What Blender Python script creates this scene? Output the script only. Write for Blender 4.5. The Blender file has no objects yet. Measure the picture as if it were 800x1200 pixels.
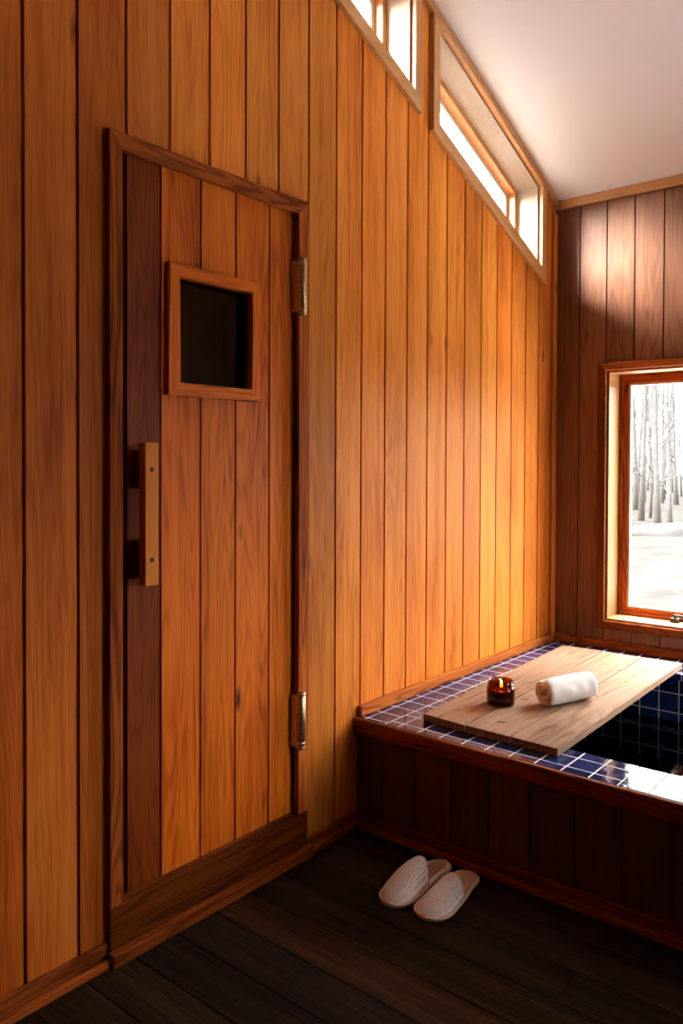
import bpy, bmesh, math, random
from mathutils import Vector, Matrix, noise
random.seed(7)
C = bpy.context.scene.collection
SL = 0.42                                   # pitch of the roof along the left wall
def ceil_z(y): return 2.832 - SL * y

# ------------------------------------------------------------------ materials
def new_mat(name):
    m = bpy.data.materials.new(name); m.use_nodes = True
    nt = m.node_tree; nt.nodes.clear()
    return m, nt
def N(nt, t, **kw):
    n = nt.nodes.new(t)
    for k, v in kw.items():
        if k in n.inputs.keys(): n.inputs[k].default_value = v
        else: setattr(n, k, v)
    return n
def L(nt, a, b): nt.links.new(a, b)
def math_n(nt, op, a, b=None, c=None, clamp=False):
    n = nt.nodes.new('ShaderNodeMath'); n.operation = op; n.use_clamp = clamp
    for i, v in enumerate((a, b, c)):
        if v is None: continue
        if isinstance(v, (int, float)): n.inputs[i].default_value = v
        else: nt.links.new(v, n.inputs[i])
    return n.outputs[0]
def vmul(nt, v, s):
    n = nt.nodes.new('ShaderNodeVectorMath'); n.operation = 'MULTIPLY'
    nt.links.new(v, n.inputs[0]); n.inputs[1].default_value = s
    return n.outputs[0]
def noise_n(nt, vec, detail=4, rough=0.55, dist=0.0, scale=1.0):
    n = nt.nodes.new('ShaderNodeTexNoise')
    n.inputs['Scale'].default_value = scale; n.inputs['Detail'].default_value = detail
    n.inputs['Roughness'].default_value = rough; n.inputs['Distortion'].default_value = dist
    nt.links.new(vec, n.inputs['Vector'])
    return n.outputs[0]
def ramp(nt, fac, stops):
    n = nt.nodes.new('ShaderNodeValToRGB'); cr = n.color_ramp
    while len(cr.elements) < len(stops): cr.elements.new(0.5)
    for e, (p, c) in zip(cr.elements, stops):
        e.position = p; e.color = (c, c, c, 1) if isinstance(c, (int, float)) else (*c, 1)
    nt.links.new(fac, n.inputs[0])
    return n.outputs[0]
def mixc(nt, fac, a, b, mode='MIX'):
    n = nt.nodes.new('ShaderNodeMix'); n.data_type = 'RGBA'; n.blend_type = mode
    if isinstance(fac, (int, float)): n.inputs[0].default_value = fac
    else: nt.links.new(fac, n.inputs[0])
    for i, v in ((6, a), (7, b)):
        if isinstance(v, tuple): n.inputs[i].default_value = (*v, 1)
        else: nt.links.new(v, n.inputs[i])
    return n.outputs[2]
def attr(nt, name):
    n = nt.nodes.new('ShaderNodeAttribute'); n.attribute_name = name
    return n

def wood(name, light, mid, dark, rough=0.36, figure=0.55, grain=0.5, knots=0.6, streak=0.3, coat=0.0, bump=0.12, spec=0.5):
    m, nt = new_mat(name)
    wc = attr(nt, 'wc').outputs['Vector']; tone = attr(nt, 'tone').outputs['Color']
    fine = noise_n(nt, vmul(nt, wc, (260, 260, 5)), 4, 0.6)
    med = noise_n(nt, vmul(nt, wc, (34, 34, 0.9)), 5, 0.6, 0.3)
    big = noise_n(nt, vmul(nt, wc, (7.5, 7.5, 0.55)), 2, 0.45)
    rings = math_n(nt, 'MULTIPLY', big, 42.0)
    rings = math_n(nt, 'ADD', rings, math_n(nt, 'MULTIPLY', noise_n(nt, vmul(nt, wc, (60, 60, 9)), 2), 0.9))
    rings = math_n(nt, 'SINE', math_n(nt, 'MULTIPLY', rings, 3.0))
    rings = math_n(nt, 'MULTIPLY_ADD', rings, 0.5, 0.5)
    rings = math_n(nt, 'POWER', rings, 2.2)
    blot = noise_n(nt, vmul(nt, wc, (5, 5, 1.1)), 3, 0.5)
    f = math_n(nt, 'MULTIPLY_ADD', math_n(nt, 'SUBTRACT', fine, 0.5), grain, 0.45)
    f = math_n(nt, 'ADD', f, math_n(nt, 'MULTIPLY', math_n(nt, 'SUBTRACT', med, 0.5), 0.9 * grain))
    f = math_n(nt, 'ADD', f, math_n(nt, 'MULTIPLY', math_n(nt, 'SUBTRACT', blot, 0.5), 0.8))
    f = math_n(nt, 'SUBTRACT', f, math_n(nt, 'MULTIPLY', rings, 0.22 * figure), clamp=True)
    col = ramp(nt, f, [(0.05, dark), (0.45, mid), (0.9, light)])
    # dark mineral streaks
    st = noise_n(nt, vmul(nt, wc, (26, 26, 1.6)), 3, 0.6, 0.6)
    st = ramp(nt, st, [(0.64, 0.0), (0.76, 1.0)])
    col = mixc(nt, math_n(nt, 'MULTIPLY', st, streak), col, dark)
    # knots
    vo = nt.nodes.new('ShaderNodeTexVoronoi'); vo.feature = 'F1'; vo.inputs['Scale'].default_value = 1.0
    L(nt, vmul(nt, wc, (5.5, 5.5, 1.9)), vo.inputs['Vector'])
    kd = math_n(nt, 'ADD', vo.outputs['Distance'], math_n(nt, 'MULTIPLY', noise_n(nt, vmul(nt, wc, (70, 70, 30)), 2), 0.06))
    kn = ramp(nt, kd, [(0.06, 1.0), (0.13, 0.0)])
    col = mixc(nt, math_n(nt, 'MULTIPLY', kn, knots), col, tuple(c * 0.35 for c in dark))
    col = mixc(nt, 1.0, col, tone, 'MULTIPLY')
    b = nt.nodes.new('ShaderNodeBsdfPrincipled')
    L(nt, col, b.inputs['Base Color'])
    rr = math_n(nt, 'MULTIPLY_ADD', med, 0.22, rough - 0.1)
    L(nt, rr, b.inputs['Roughness'])
    b.inputs['Coat Weight'].default_value = coat; b.inputs['Coat Roughness'].default_value = 0.2
    b.inputs['Specular IOR Level'].default_value = spec
    bp = nt.nodes.new('ShaderNodeBump'); bp.inputs['Strength'].default_value = bump; bp.inputs['Distance'].default_value = 0.003
    hh = math_n(nt, 'ADD', math_n(nt, 'MULTIPLY', fine, 0.7), math_n(nt, 'MULTIPLY', rings, -0.3))
    L(nt, hh, bp.inputs['Height']); L(nt, bp.outputs[0], b.inputs['Normal'])
    o = nt.nodes.new('ShaderNodeOutputMaterial'); L(nt, b.outputs[0], o.inputs[0])
    return m

def plain(name, col, rough=0.5, metal=0.0, var=0.0, vs=20.0, bump=0.0, bs=200.0, spec=0.5, sheen=0.0):
    m, nt = new_mat(name)
    tc = nt.nodes.new('ShaderNodeTexCoord').outputs['Object']
    b = nt.nodes.new('ShaderNodeBsdfPrincipled')
    n1 = noise_n(nt, tc, 4, 0.6, 0, vs)
    c = ramp(nt, n1, [(0.25, tuple(x * (1 - var) for x in col)), (0.75, tuple(min(1, x * (1 + var * 0.6)) for x in col))])
    L(nt, c, b.inputs['Base Color'])
    b.inputs['Roughness'].default_value = rough; b.inputs['Metallic'].default_value = metal
    b.inputs['Specular IOR Level'].default_value = spec
    if sheen: b.inputs['Sheen Weight'].default_value = sheen
    if bump:
        bp = nt.nodes.new('ShaderNodeBump'); bp.inputs['Strength'].default_value = bump; bp.inputs['Distance'].default_value = 0.003
        L(nt, noise_n(nt, tc, 3, 0.6, 0, bs), bp.inputs['Height']); L(nt, bp.outputs[0], b.inputs['Normal'])
    o = nt.nodes.new('ShaderNodeOutputMaterial'); L(nt, b.outputs[0], o.inputs[0])
    return m

def emit(name, col, s):
    m, nt = new_mat(name)
    e = nt.nodes.new('ShaderNodeEmission'); e.inputs[0].default_value = (*col, 1); e.inputs[1].default_value = s
    o = nt.nodes.new('ShaderNodeOutputMaterial'); L(nt, e.outputs[0], o.inputs[0])
    return m

def thin_glass(name, tint=(1, 1, 1), rough=0.0, ior=1.45):
    m, nt = new_mat(name)
    t = nt.nodes.new('ShaderNodeBsdfTransparent'); t.inputs[0].default_value = (*tint, 1)
    g = nt.nodes.new('ShaderNodeBsdfGlossy'); g.inputs['Roughness'].default_value = rough
    lw = nt.nodes.new('ShaderNodeLayerWeight'); lw.inputs[0].default_value = 0.5
    f0 = ((ior - 1) / (ior + 1)) ** 2
    f = math_n(nt, 'MULTIPLY_ADD', math_n(nt, 'POWER', lw.outputs['Facing'], 5.0), 1 - f0, f0)
    x = nt.nodes.new('ShaderNodeMixShader')
    L(nt, f, x.inputs[0]); L(nt, t.outputs[0], x.inputs[1]); L(nt, g.outputs[0], x.inputs[2])
    o = nt.nodes.new('ShaderNodeOutputMaterial'); L(nt, x.outputs[0], o.inputs[0])
    return m

def tiles(name, axes, origin, pitch, grout_w=0.006):
    """glazed square tiles: the two object-space axes that span the surface"""
    m, nt = new_mat(name)
    tc = nt.nodes.new('ShaderNodeTexCoord').outputs['Object']
    sx = nt.nodes.new('ShaderNodeSeparateXYZ'); L(nt, tc, sx.inputs[0])
    cells = []; masks = []
    for a, o0 in zip(axes, origin):
        u = math_n(nt, 'DIVIDE', math_n(nt, 'SUBTRACT', sx.outputs[a], o0), pitch)
        cells.append(math_n(nt, 'FLOOR', u))
        d = math_n(nt, 'ABSOLUTE', math_n(nt, 'SUBTRACT', math_n(nt, 'FRACT', math_n(nt, 'ADD', u, 0.5)), 0.5))
        masks.append(math_n(nt, 'SUBTRACT', 1.0, math_n(nt, 'SMOOTH_MIN', 1.0, math_n(nt, 'DIVIDE', d, grout_w / 2 / pitch), 0.1), clamp=True))
    grout = math_n(nt, 'MAXIMUM', masks[0], masks[1])
    grout = ramp(nt, grout, [(0.0, 0.0), (0.35, 1.0)])
    cv = nt.nodes.new('ShaderNodeCombineXYZ'); L(nt, cells[0], cv.inputs[0]); L(nt, cells[1], cv.inputs[1])
    wn = nt.nodes.new('ShaderNodeTexWhiteNoise'); wn.noise_dimensions = '3D'; L(nt, cv.outputs[0], wn.inputs[0])
    wob = noise_n(nt, tc, 3, 0.5, 0.3, 16)
    tcol = ramp(nt, math_n(nt, 'MULTIPLY_ADD', wob, 0.6, math_n(nt, 'MULTIPLY', wn.outputs[0], 0.45)),
                [(0.25, (0.004, 0.010, 0.045)), (0.6, (0.009, 0.028, 0.12)), (0.95, (0.03, 0.06, 0.17))])
    col = mixc(nt, grout, tcol, (0.72, 0.66, 0.58))
    b = nt.nodes.new('ShaderNodeBsdfPrincipled'); L(nt, col, b.inputs['Base Color'])
    L(nt, math_n(nt, 'MULTIPLY_ADD', grout, 0.6, 0.07), b.inputs['Roughness'])
    b.inputs['IOR'].default_value = 1.45
    L(nt, math_n(nt, 'MULTIPLY_ADD', grout, -0.5, 0.5), b.inputs['Specular IOR Level'])
    bp = nt.nodes.new('ShaderNodeBump'); bp.inputs['Strength'].default_value = 0.5; bp.inputs['Distance'].default_value = 0.002
    hh = math_n(nt, 'ADD', math_n(nt, 'MULTIPLY', grout, -1.0), math_n(nt, 'MULTIPLY', noise_n(nt, tc, 2, 0.5, 0, 22), 0.9))
    hh = math_n(nt, 'ADD', hh, math_n(nt, 'MULTIPLY', wn.outputs[0], 0.0))
    L(nt, hh, bp.inputs['Height']); L(nt, bp.outputs[0], b.inputs['Normal'])
    o = nt.nodes.new('ShaderNodeOutputMaterial'); L(nt, b.outputs[0], o.inputs[0])
    return m

M = {}
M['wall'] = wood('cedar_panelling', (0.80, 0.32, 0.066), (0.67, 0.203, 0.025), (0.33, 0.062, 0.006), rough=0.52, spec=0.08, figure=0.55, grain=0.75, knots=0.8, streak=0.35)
M['door'] = wood('cedar_door', (0.76, 0.225, 0.022), (0.62, 0.132, 0.008), (0.22, 0.030, 0.003), rough=0.48, spec=0.10, figure=0.8, grain=0.65, knots=0.95, streak=0.7)
M['trim'] = wood('stained_trim', (0.40, 0.13, 0.030), (0.27, 0.072, 0.014), (0.08, 0.018, 0.005), rough=0.6, spec=0.04, figure=1.2, grain=0.7, knots=0.4, streak=0.6)
M['pale_trim'] = wood('clear_cedar_trim', (0.66, 0.36, 0.14), (0.55, 0.26, 0.085), (0.33, 0.12, 0.035), rough=0.42, figure=0.4, grain=0.45, knots=0.2, streak=0.15)
M['panel'] = wood('dark_tub_panelling', (0.16, 0.055, 0.018), (0.10, 0.032, 0.010), (0.04, 0.012, 0.005), rough=0.42, figure=0.7, grain=0.6, knots=0.5, streak=0.4)
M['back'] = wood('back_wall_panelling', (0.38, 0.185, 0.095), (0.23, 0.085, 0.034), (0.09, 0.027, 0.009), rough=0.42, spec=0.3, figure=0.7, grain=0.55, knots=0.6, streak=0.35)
M['board'] = wood('weathered_plank', (0.44, 0.31, 0.225), (0.33, 0.205, 0.135), (0.12, 0.06, 0.032), rough=0.85, figure=0.6, grain=0.8, knots=0.9, streak=0.45, bump=0.2, spec=0.05)
M['floor'] = wood('worn_dark_floor', (0.048, 0.027, 0.015), (0.020, 0.0115, 0.0065), (0.005, 0.0033, 0.0025), rough=0.7, figure=0.3, grain=1.3, knots=0.15, streak=0.3, bump=0.4, spec=0.05)
M['handle'] = wood('light_handle_wood', (0.72, 0.26, 0.038), (0.62, 0.19, 0.022), (0.40, 0.095, 0.010), rough=0.5, spec=0.12, figure=0.3, grain=0.5, knots=0.0, streak=0.1)
M['lining'] = wood('pale_pine_lining', (0.50, 0.41, 0.32), (0.44, 0.34, 0.25), (0.30, 0.19, 0.11), rough=0.5, figure=0.3, grain=0.35, knots=0.2, streak=0.1, spec=0.2)
M['glass'] = thin_glass('window_glass')
M['dark_glass'] = thin_glass('sauna_glass', (0.22, 0.24, 0.22), 0.02, 1.5)
M['jar_glass'] = thin_glass('amber_glass', (0.55, 0.22, 0.05), 0.03, 1.5)
M['white'] = plain('white_plaster', (0.92, 0.915, 0.90), 0.9, var=0.02, vs=1.5, bump=0.05, bs=90)
M['vinyl'] = plain('pale_gasket', (0.62, 0.58, 0.52), 0.5, var=0.05)
M['brass'] = plain('worn_brass', (0.62, 0.46, 0.27), 0.38, 1.0, var=0.45, vs=120)
M['iron'] = plain('dark_bronze', (0.07, 0.05, 0.04), 0.4, 0.8, var=0.3)
M['hole'] = plain('shadowed_hole', (0.02, 0.012, 0.008), 0.8)
M['towel'] = plain('white_terry', (0.88, 0.85, 0.81), 0.95, var=0.06, vs=60, bump=0.9, bs=380, sheen=0.4, spec=0.1)
M['slip'] = plain('quilted_linen', (0.92, 0.89, 0.85), 0.9, var=0.06, vs=70, bump=0.5, bs=500, sheen=0.2, spec=0.1)
M['insole'] = plain('beige_insole', (0.66, 0.48, 0.36), 0.9, var=0.12, vs=90, bump=0.5, bs=600, spec=0.1)
M['binding'] = plain('beige_binding', (0.80, 0.63, 0.50), 0.85, var=0.08, vs=80, bump=0.3, bs=600, spec=0.1)
M['wax'] = plain('dark_amber_wax', (0.10, 0.035, 0.012), 0.4, var=0.1)
M['jar_body'] = plain('dark_wax_jar', (0.022, 0.010, 0.006), 0.12, var=0.3, vs=30)
M['wick'] = plain('burnt_wick', (0.02, 0.015, 0.01), 0.9)
M['flame'] = emit('candle_flame', (1.0, 0.50, 0.13), 25)
M['ground'] = plain('dry_leaf_litter', (0.036, 0.0348, 0.0325), 1.0, var=0.35, vs=1.8, spec=0.0)
M['bark'] = plain('pale_bark', (0.088, 0.087, 0.086), 1.0, var=0.3, vs=9, spec=0.0)
M['bark2'] = plain('light_bark', (0.105, 0.104, 0.102), 1.0, var=0.3, vs=9, spec=0.0)
M['rock'] = plain('snowy_rock', (0.040, 0.040, 0.039), 1.0, var=0.15, vs=3, spec=0.0)
M['sauna'] = plain('dark_sauna_wall', (0.10, 0.05, 0.025), 0.7, var=0.3, vs=8)
M['siding'] = plain('outside_siding', (0.20, 0.15, 0.11), 0.8, var=0.2, vs=5)
M['grout'] = plain('tile_mortar', (0.46, 0.40, 0.34), 0.8, var=0.1)

# quilt ridges for the slipper uppers
def ridged():
    m = M['slip'].copy(); m.name = 'quilted_upper'; nt = m.node_tree
    b = [n for n in nt.nodes if n.type == 'BSDF_PRINCIPLED'][0]
    w = attr(nt, 'wc').outputs['Vector']
    s = nt.nodes.new('ShaderNodeSeparateXYZ'); L(nt, w, s.inputs[0])
    r = math_n(nt, 'SINE', math_n(nt, 'MULTIPLY', s.outputs[0], 52.0))
    bp = nt.nodes.new('ShaderNodeBump'); bp.inputs['Strength'].default_value = 0.6; bp.inputs['Distance'].default_value = 0.003
    L(nt, r, bp.inputs['Height']); L(nt, bp.outputs[0], b.inputs['Normal'])
    return m
M['upper'] = ridged()

def water_mat():
    m, nt = new_mat('dark_bath_water')
    tc = nt.nodes.new('ShaderNodeTexCoord').outputs['Object']
    bp = nt.nodes.new('ShaderNodeBump'); bp.inputs['Strength'].default_value = 0.16; bp.inputs['Distance'].default_value = 0.01
    L(nt, noise_n(nt, vmul(nt, tc, (5, 14, 1)), 3, 0.5), bp.inputs['Height'])
    g = nt.nodes.new('ShaderNodeBsdfGlossy'); g.inputs['Roughness'].default_value = 0.02; L(nt, bp.outputs[0], g.inputs['Normal'])
    t = nt.nodes.new('ShaderNodeBsdfTransparent'); t.inputs[0].default_value = (0.30, 0.42, 0.48, 1)
    f = nt.nodes.new('ShaderNodeFresnel'); f.inputs[0].default_value = 1.5; L(nt, bp.outputs[0], f.inputs['Normal'])
    x = nt.nodes.new('ShaderNodeMixShader')
    L(nt, f.outputs[0], x.inputs[0]); L(nt, t.outputs[0], x.inputs[1]); L(nt, g.outputs[0], x.inputs[2])
    o = nt.nodes.new('ShaderNodeOutputMaterial'); L(nt, x.outputs[0], o.inputs[0])
    return m
M['water'] = water_mat()

# ------------------------------------------------------------------ mesh builder
class MB:
    def __init__(s):
        s.v = []; s.f = []; s.wc = []; s.tone = []; s.mi = []; s.smooth = []
    def face(s, pts, wcs=None, tone=(1, 1, 1), mi=0, smooth=False):
        i = len(s.v); s.v += [tuple(p) for p in pts]; s.f.append(tuple(range(i, i + len(pts))))
        s.wc.append([tuple(w) for w in (wcs or pts)]); s.tone.append(tone); s.mi.append(mi); s.smooth.append(smooth)
    def hexa(s, P, along=2, tone=(1, 1, 1), off=None, mi=0):
        """P: 8 points, bottom ring 0-3, top ring 4-7"""
        off = off or (random.uniform(-9, 9), random.uniform(-9, 9), random.uniform(-9, 9))
        P = [Vector(p) for p in P]
        def w(p):
            o = [p[k] for k in range(3) if k != along]
            return (o[0] + off[0], o[1] + off[1], p[along] + off[2])
        cen = sum(P, Vector()) / 8
        for q in ((0, 3, 2, 1), (4, 5, 6, 7), (0, 1, 5, 4), (1, 2, 6, 5), (2, 3, 7, 6), (3, 0, 4, 7)):
            pts = [P[k] for k in q]
            n = (pts[1] - pts[0]).cross(pts[2] - pts[0])
            if n.length < 1e-12: n = (pts[2] - pts[0]).cross(pts[3] - pts[0])
            c = sum(pts, Vector()) / 4
            if n.dot(c - cen) < 0: pts.reverse()
            s.face(pts, [w(p) for p in pts], tone, mi)
    def box(s, a, b, along=2, tone=(1, 1, 1), off=None, mi=0):
        x0, y0, z0 = a; x1, y1, z1 = b
        s.hexa([(x0, y0, z0), (x1, y0, z0), (x1, y1, z0), (x0, y1, z0), (x0, y0, z1), (x1, y0, z1), (x1, y1, z1), (x0, y1, z1)], along, tone, off, mi)
    def grid(s, rows, tone=(1, 1, 1), mi=0, closed=False, wcf=None):
        n = len(rows[0])
        for i in range(len(rows) - 1):
            for j in range(n if closed else n - 1):
                k = (j + 1) % n
                pts = [rows[i][j], rows[i][k], rows[i + 1][k], rows[i + 1][j]]
                s.face(pts, [wcf(i, j), wcf(i, j + 1), wcf(i + 1, j + 1), wcf(i + 1, j)] if wcf else None, tone, mi, True)
    def lathe(s, prof, c=(0, 0, 0), seg=40, mi=0, axis=2):
        rows = []
        for r, z in prof:
            ring = []
            for j in range(seg):
                a = 2 * math.pi * j / seg
                p = (r * math.cos(a), r * math.sin(a), z)
                if axis == 1: p = (p[0], p[2], p[1])
                if axis == 0: p = (p[2], p[0], p[1])
                ring.append((p[0] + c[0], p[1] + c[1], p[2] + c[2]))
            rows.append(ring)
        s.grid(rows, mi=mi, closed=True)
    def tube(s, pts, rad, seg=8, mi=0, cap=True):
        pts = [Vector(p) for p in pts]; rows = []
        up = Vector((0.3, 0.5, 0.81)).normalized()
        for i, p in enumerate(pts):
            d = (pts[min(i + 1, len(pts) - 1)] - pts[max(i - 1, 0)]).normalized()
            a = d.cross(up)
            if a.length < 1e-3: a = d.cross(Vector((1, 0, 0)))
            a.normalize(); b = d.cross(a)
            r = rad[i] if isinstance(rad, (list, tuple)) else rad
            rows.append([p + a * r * math.cos(2 * math.pi * k / seg) + b * r * math.sin(2 * math.pi * k / seg) for k in range(seg)])
        s.grid(rows, mi=mi, closed=True)
        if cap:
            s.face(rows[0][::-1], mi=mi); s.face(rows[-1], mi=mi)
    def build(s, name, mats, parent=None, bevel=0.0, weld=False, segs=1, fix=True):
        me = bpy.data.meshes.new(name); me.from_pydata(s.v, [], s.f)
        a = me.attributes.new('wc', 'FLOAT_VECTOR', 'CORNER')
        a.data.foreach_set('vector', [c for f in s.wc for p in f for c in p])
        t = me.attributes.new('tone', 'FLOAT_COLOR', 'CORNER')
        t.data.foreach_set('color', [c for f, tn in zip(s.f, s.tone) for _ in f for c in (*tn, 1.0)])
        me.polygons.foreach_set('material_index', s.mi)
        me.polygons.foreach_set('use_smooth', s.smooth)
        for m in (mats if isinstance(mats, (list, tuple)) else [mats]): me.materials.append(m)
        bm = bmesh.new(); bm.from_mesh(me)
        bmesh.ops.remove_doubles(bm, verts=bm.verts, dist=1e-5)
        if fix: bmesh.ops.recalc_face_normals(bm, faces=bm.faces)
        bm.to_mesh(me); bm.free(); me.update()
        o = bpy.data.objects.new(name, me); C.objects.link(o)
        if parent is not None: o.parent = parent
        if bevel:
            md = o.modifiers.new('edge', 'BEVEL'); md.width = bevel; md.segments = segs; md.limit_method = 'ANGLE'; md.angle_limit = math.radians(40)
            md.harden_normals = False
        return o
def tag(o, label=None, cat=None, group=None, kind=None):
    if label: o['label'] = label
    if cat: o['category'] = cat
    if group: o['group'] = group
    if kind: o['kind'] = kind
    return o
def empty(name, loc, rz=0.0):
    e = bpy.data.objects.new(name, None); C.objects.link(e); e.location = loc; e.rotation_euler = (0, 0, rz); e.empty_display_size = 0.05
    return e
def keep(ch, par):
    """parent at par while the mesh was made in world coordinates"""
    ch.parent = par
    ch.matrix_parent_inverse = Matrix.LocRotScale(par.location, par.rotation_euler, None).inverted()
    return ch
def rt(lo=0.86, hi=1.1, hue=0.06):
    g = random.uniform(lo, hi); h = random.uniform(-hue, hue)
    return (g * (1 - h * 0.2), g * (1 + h), g * (1 + 1.6 * h))

def columns(mb, edges, botf, topf, openings, mapf, d0, d1, gap, along, tones=None, mi=0):
    """vertical boards between successive edges; openings = (ua, ub, bottom(u), top(u)); mapf(u, z, d) -> world"""
    for bi in range(len(edges) - 1):
        A, B = edges[bi] + gap / 2, edges[bi + 1] - gap / 2
        cuts = sorted({A, B} | {u for op in openings for u in op[:2] if A < u < B})
        off = (random.uniform(-9, 9), random.uniform(-9, 9), random.uniform(-9, 9))
        tn = tones[bi % len(tones)] if tones else rt()
        for a, b in zip(cuts[:-1], cuts[1:]):
            mid = (a + b) / 2
            ops = sorted([op for op in openings if op[0] <= mid <= op[1]], key=lambda o: o[2](mid))
            lo = botf
            segs = []
            for op in ops:
                segs.append((lo, op[2])); lo = op[3]
            segs.append((lo, topf))
            for f0, f1 in segs:
                if f1(a) - f0(a) < 1e-4 and f1(b) - f0(b) < 1e-4: continue
                P = [mapf(a, f0(a), d0), mapf(b, f0(b), d0), mapf(b, f0(b), d1), mapf(a, f0(a), d1),
                     mapf(a, f1(a), d0), mapf(b, f1(b), d0), mapf(b, f1(b), d1), mapf(a, f1(a), d1)]
                mb.hexa(P, along, tn, off, mi)

def miter_frame(mb, quad, widths, mapf, d0, d1, tones=None):
    """quad: outer corners (u,z) TL,TR,BR,BL; widths left,top,right,bottom (top/bottom measured vertically); frame pieces mitred"""
    TL, TR, BR, BL = quad; wl, wt, wr, wb = widths
    def topz(u): return TL[1] + (TR[1] - TL[1]) * (u - TL[0]) / (TR[0] - TL[0])
    def botz(u): return BL[1] + (BR[1] - BL[1]) * (u - BL[0]) / (BR[0] - BL[0])
    ul, ur = TL[0] + wl, TR[0] - wr
    iTL, iTR = (ul, topz(ul) - wt), (ur, topz(ur) - wt)
    iBL, iBR = (ul, botz(ul) + wb), (ur, botz(ur) + wb)
    for k, (a, b, c, d) in enumerate(((BL, TL, iTL, iBL), (TL, TR, iTR, iTL), (BR, TR, iTR, iBR), (BL, BR, iBR, iBL))):
        P = [mapf(*a, d0), mapf(*b, d0), mapf(*c, d0), mapf(*d, d0), mapf(*a, d1), mapf(*b, d1), mapf(*c, d1), mapf(*d, d1)]
        vert = k in (0, 2)
        ax = 2 if vert else (1 if abs(Vector(mapf(1, 0, 0)).y - Vector(mapf(0, 0, 0)).y) > 0.5 else 0)
        mb.hexa(P, ax, tones[k] if tones else rt(0.9, 1.08, 0.04))

mapL = lambda u, z, d: (d, u, z)            # left wall: u = y, d = into the room
mapB = lambda u, z, d: (u, -d, z)           # back wall: u = x, d = into the room

# ------------------------------------------------------------------ left wall
RX, RY = 3.7, -6.2                          # right wall, wall behind the camera
P_ = 0.1535
edges = [-0.048]
e_ = -0.2
while e_ > RY - 0.2: edges.append(round(e_, 4)); e_ -= P_
edges.append(0.0)
edges = sorted(set(edges)); edges[0] = RY
edges = [u for u in edges if u >= RY]
w2 = (-1.217, -0.209, lambda u: 2.355 - SL * u, lambda u: 2.787 - SL * u)
w1 = (-2.41, -1.405, w2[2], w2[3])
D_Y0, D_Y1, D_Z1 = -2.832, -2.078, 2.285
dop = (D_Y0, D_Y1, lambda u: 0.0, lambda u: D_Z1)
mb = MB()
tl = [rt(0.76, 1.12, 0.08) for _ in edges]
for i_, u_ in enumerate(edges):                # weaker light left of the door is put into these boards' darker, redder tone
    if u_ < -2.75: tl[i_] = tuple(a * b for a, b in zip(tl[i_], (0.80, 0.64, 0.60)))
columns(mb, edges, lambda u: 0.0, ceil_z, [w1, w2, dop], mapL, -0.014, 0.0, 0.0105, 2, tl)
core = sorted({RY, 0.0, D_Y0, D_Y1, w1[0], w1[1], w2[0], w2[1]})
columns(mb, core, lambda u: 0.0, ceil_z, [w1, w2, dop], mapL, -0.22, -0.0095, 0.0, 2, [(0.45, 0.42, 0.4)])
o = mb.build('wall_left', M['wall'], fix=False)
tag(o, 'warm orange vertical cedar board wall around the sauna door', 'wall', kind='structure')

# ------------------------------------------------------------------ back wall
W_X0, W_X1, W_Z0, W_Z1 = 0.297, 1.75, 0.563, 1.891
bed = [0.0, 0.142]
while bed[-1] < RX: bed.append(bed[-1] + 0.1475)
bed[-1] = RX
bop = (W_X0, W_X1, lambda u: W_Z0, lambda u: W_Z1)
mb = MB()
bt = [rt(0.85, 1.08, 0.04) for _ in bed]; bt[0] = (0.72, 0.62, 0.55)
columns(mb, bed, lambda u: 0.0, lambda u: ceil_z(0), [bop], mapB, -0.014, 0.0, 0.007, 2, bt)
columns(mb, sorted({-0.22, RX, W_X0, W_X1}), lambda u: -0.3, lambda u: ceil_z(0), [bop], mapB, -0.22, -0.0095, 0.0, 2, [(0.45, 0.42, 0.4)])
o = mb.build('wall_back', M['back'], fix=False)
tag(o, 'vertical board wall behind the tub, with the big window', 'wall', kind='structure')

# right wall and the wall behind the camera (plain panelling)
mapR = lambda u, z, d: (RX - d, u, z)
V_Y0, V_Y1, V_Z0, V_Z1 = -1.45, -0.30, 0.85, 2.15
mb = MB()
red_ = [RY]
while red_[-1] < 0.0: red_.append(red_[-1] + 0.155)
red_[-1] = 0.0
vop = (V_Y0, V_Y1, lambda u: V_Z0, lambda u: V_Z1)
columns(mb, red_, lambda u: 0.0, ceil_z, [vop], mapR, -0.014, 0.0, 0.007, 2, [rt(0.85, 1.08, 0.04) for _ in red_])
columns(mb, sorted({RY, 0.22, V_Y0, V_Y1}), lambda u: 0.0, ceil_z, [vop], mapR, -0.15, -0.0095, 0.0, 2, [(0.45, 0.42, 0.4)])
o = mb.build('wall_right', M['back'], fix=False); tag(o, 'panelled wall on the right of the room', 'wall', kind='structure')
r4 = empty('window_4', (RX, (V_Y0 + V_Y1) / 2, V_Z0)); tag(r4, 'unseen window added in the right wall to light the room', 'window', kind='structure')  # added out of view as extra daylight for the left wall and floor
mb = MB(); q = [(V_Y0 - .04, V_Z1 + .04), (V_Y1 + .04, V_Z1 + .04), (V_Y1 + .04, V_Z0 - .04), (V_Y0 - .04, V_Z0 - .04)]
miter_frame(mb, q, (0.04,) * 4, mapR, 0.0, 0.022); keep(mb.build('casing', M['trim'], bevel=0.003), r4)
q = [(V_Y0, V_Z1), (V_Y1, V_Z1), (V_Y1, V_Z0), (V_Y0, V_Z0)]
mb = MB(); miter_frame(mb, q, (0.012,) * 4, mapR, -0.14, -0.001); keep(mb.build('jamb_lining', M['pale_trim'], bevel=0.001), r4)
q = [(V_Y0 + .012, V_Z1 - .012), (V_Y1 - .012, V_Z1 - .012), (V_Y1 - .012, V_Z0 + .012), (V_Y0 + .012, V_Z0 + .012)]
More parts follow.
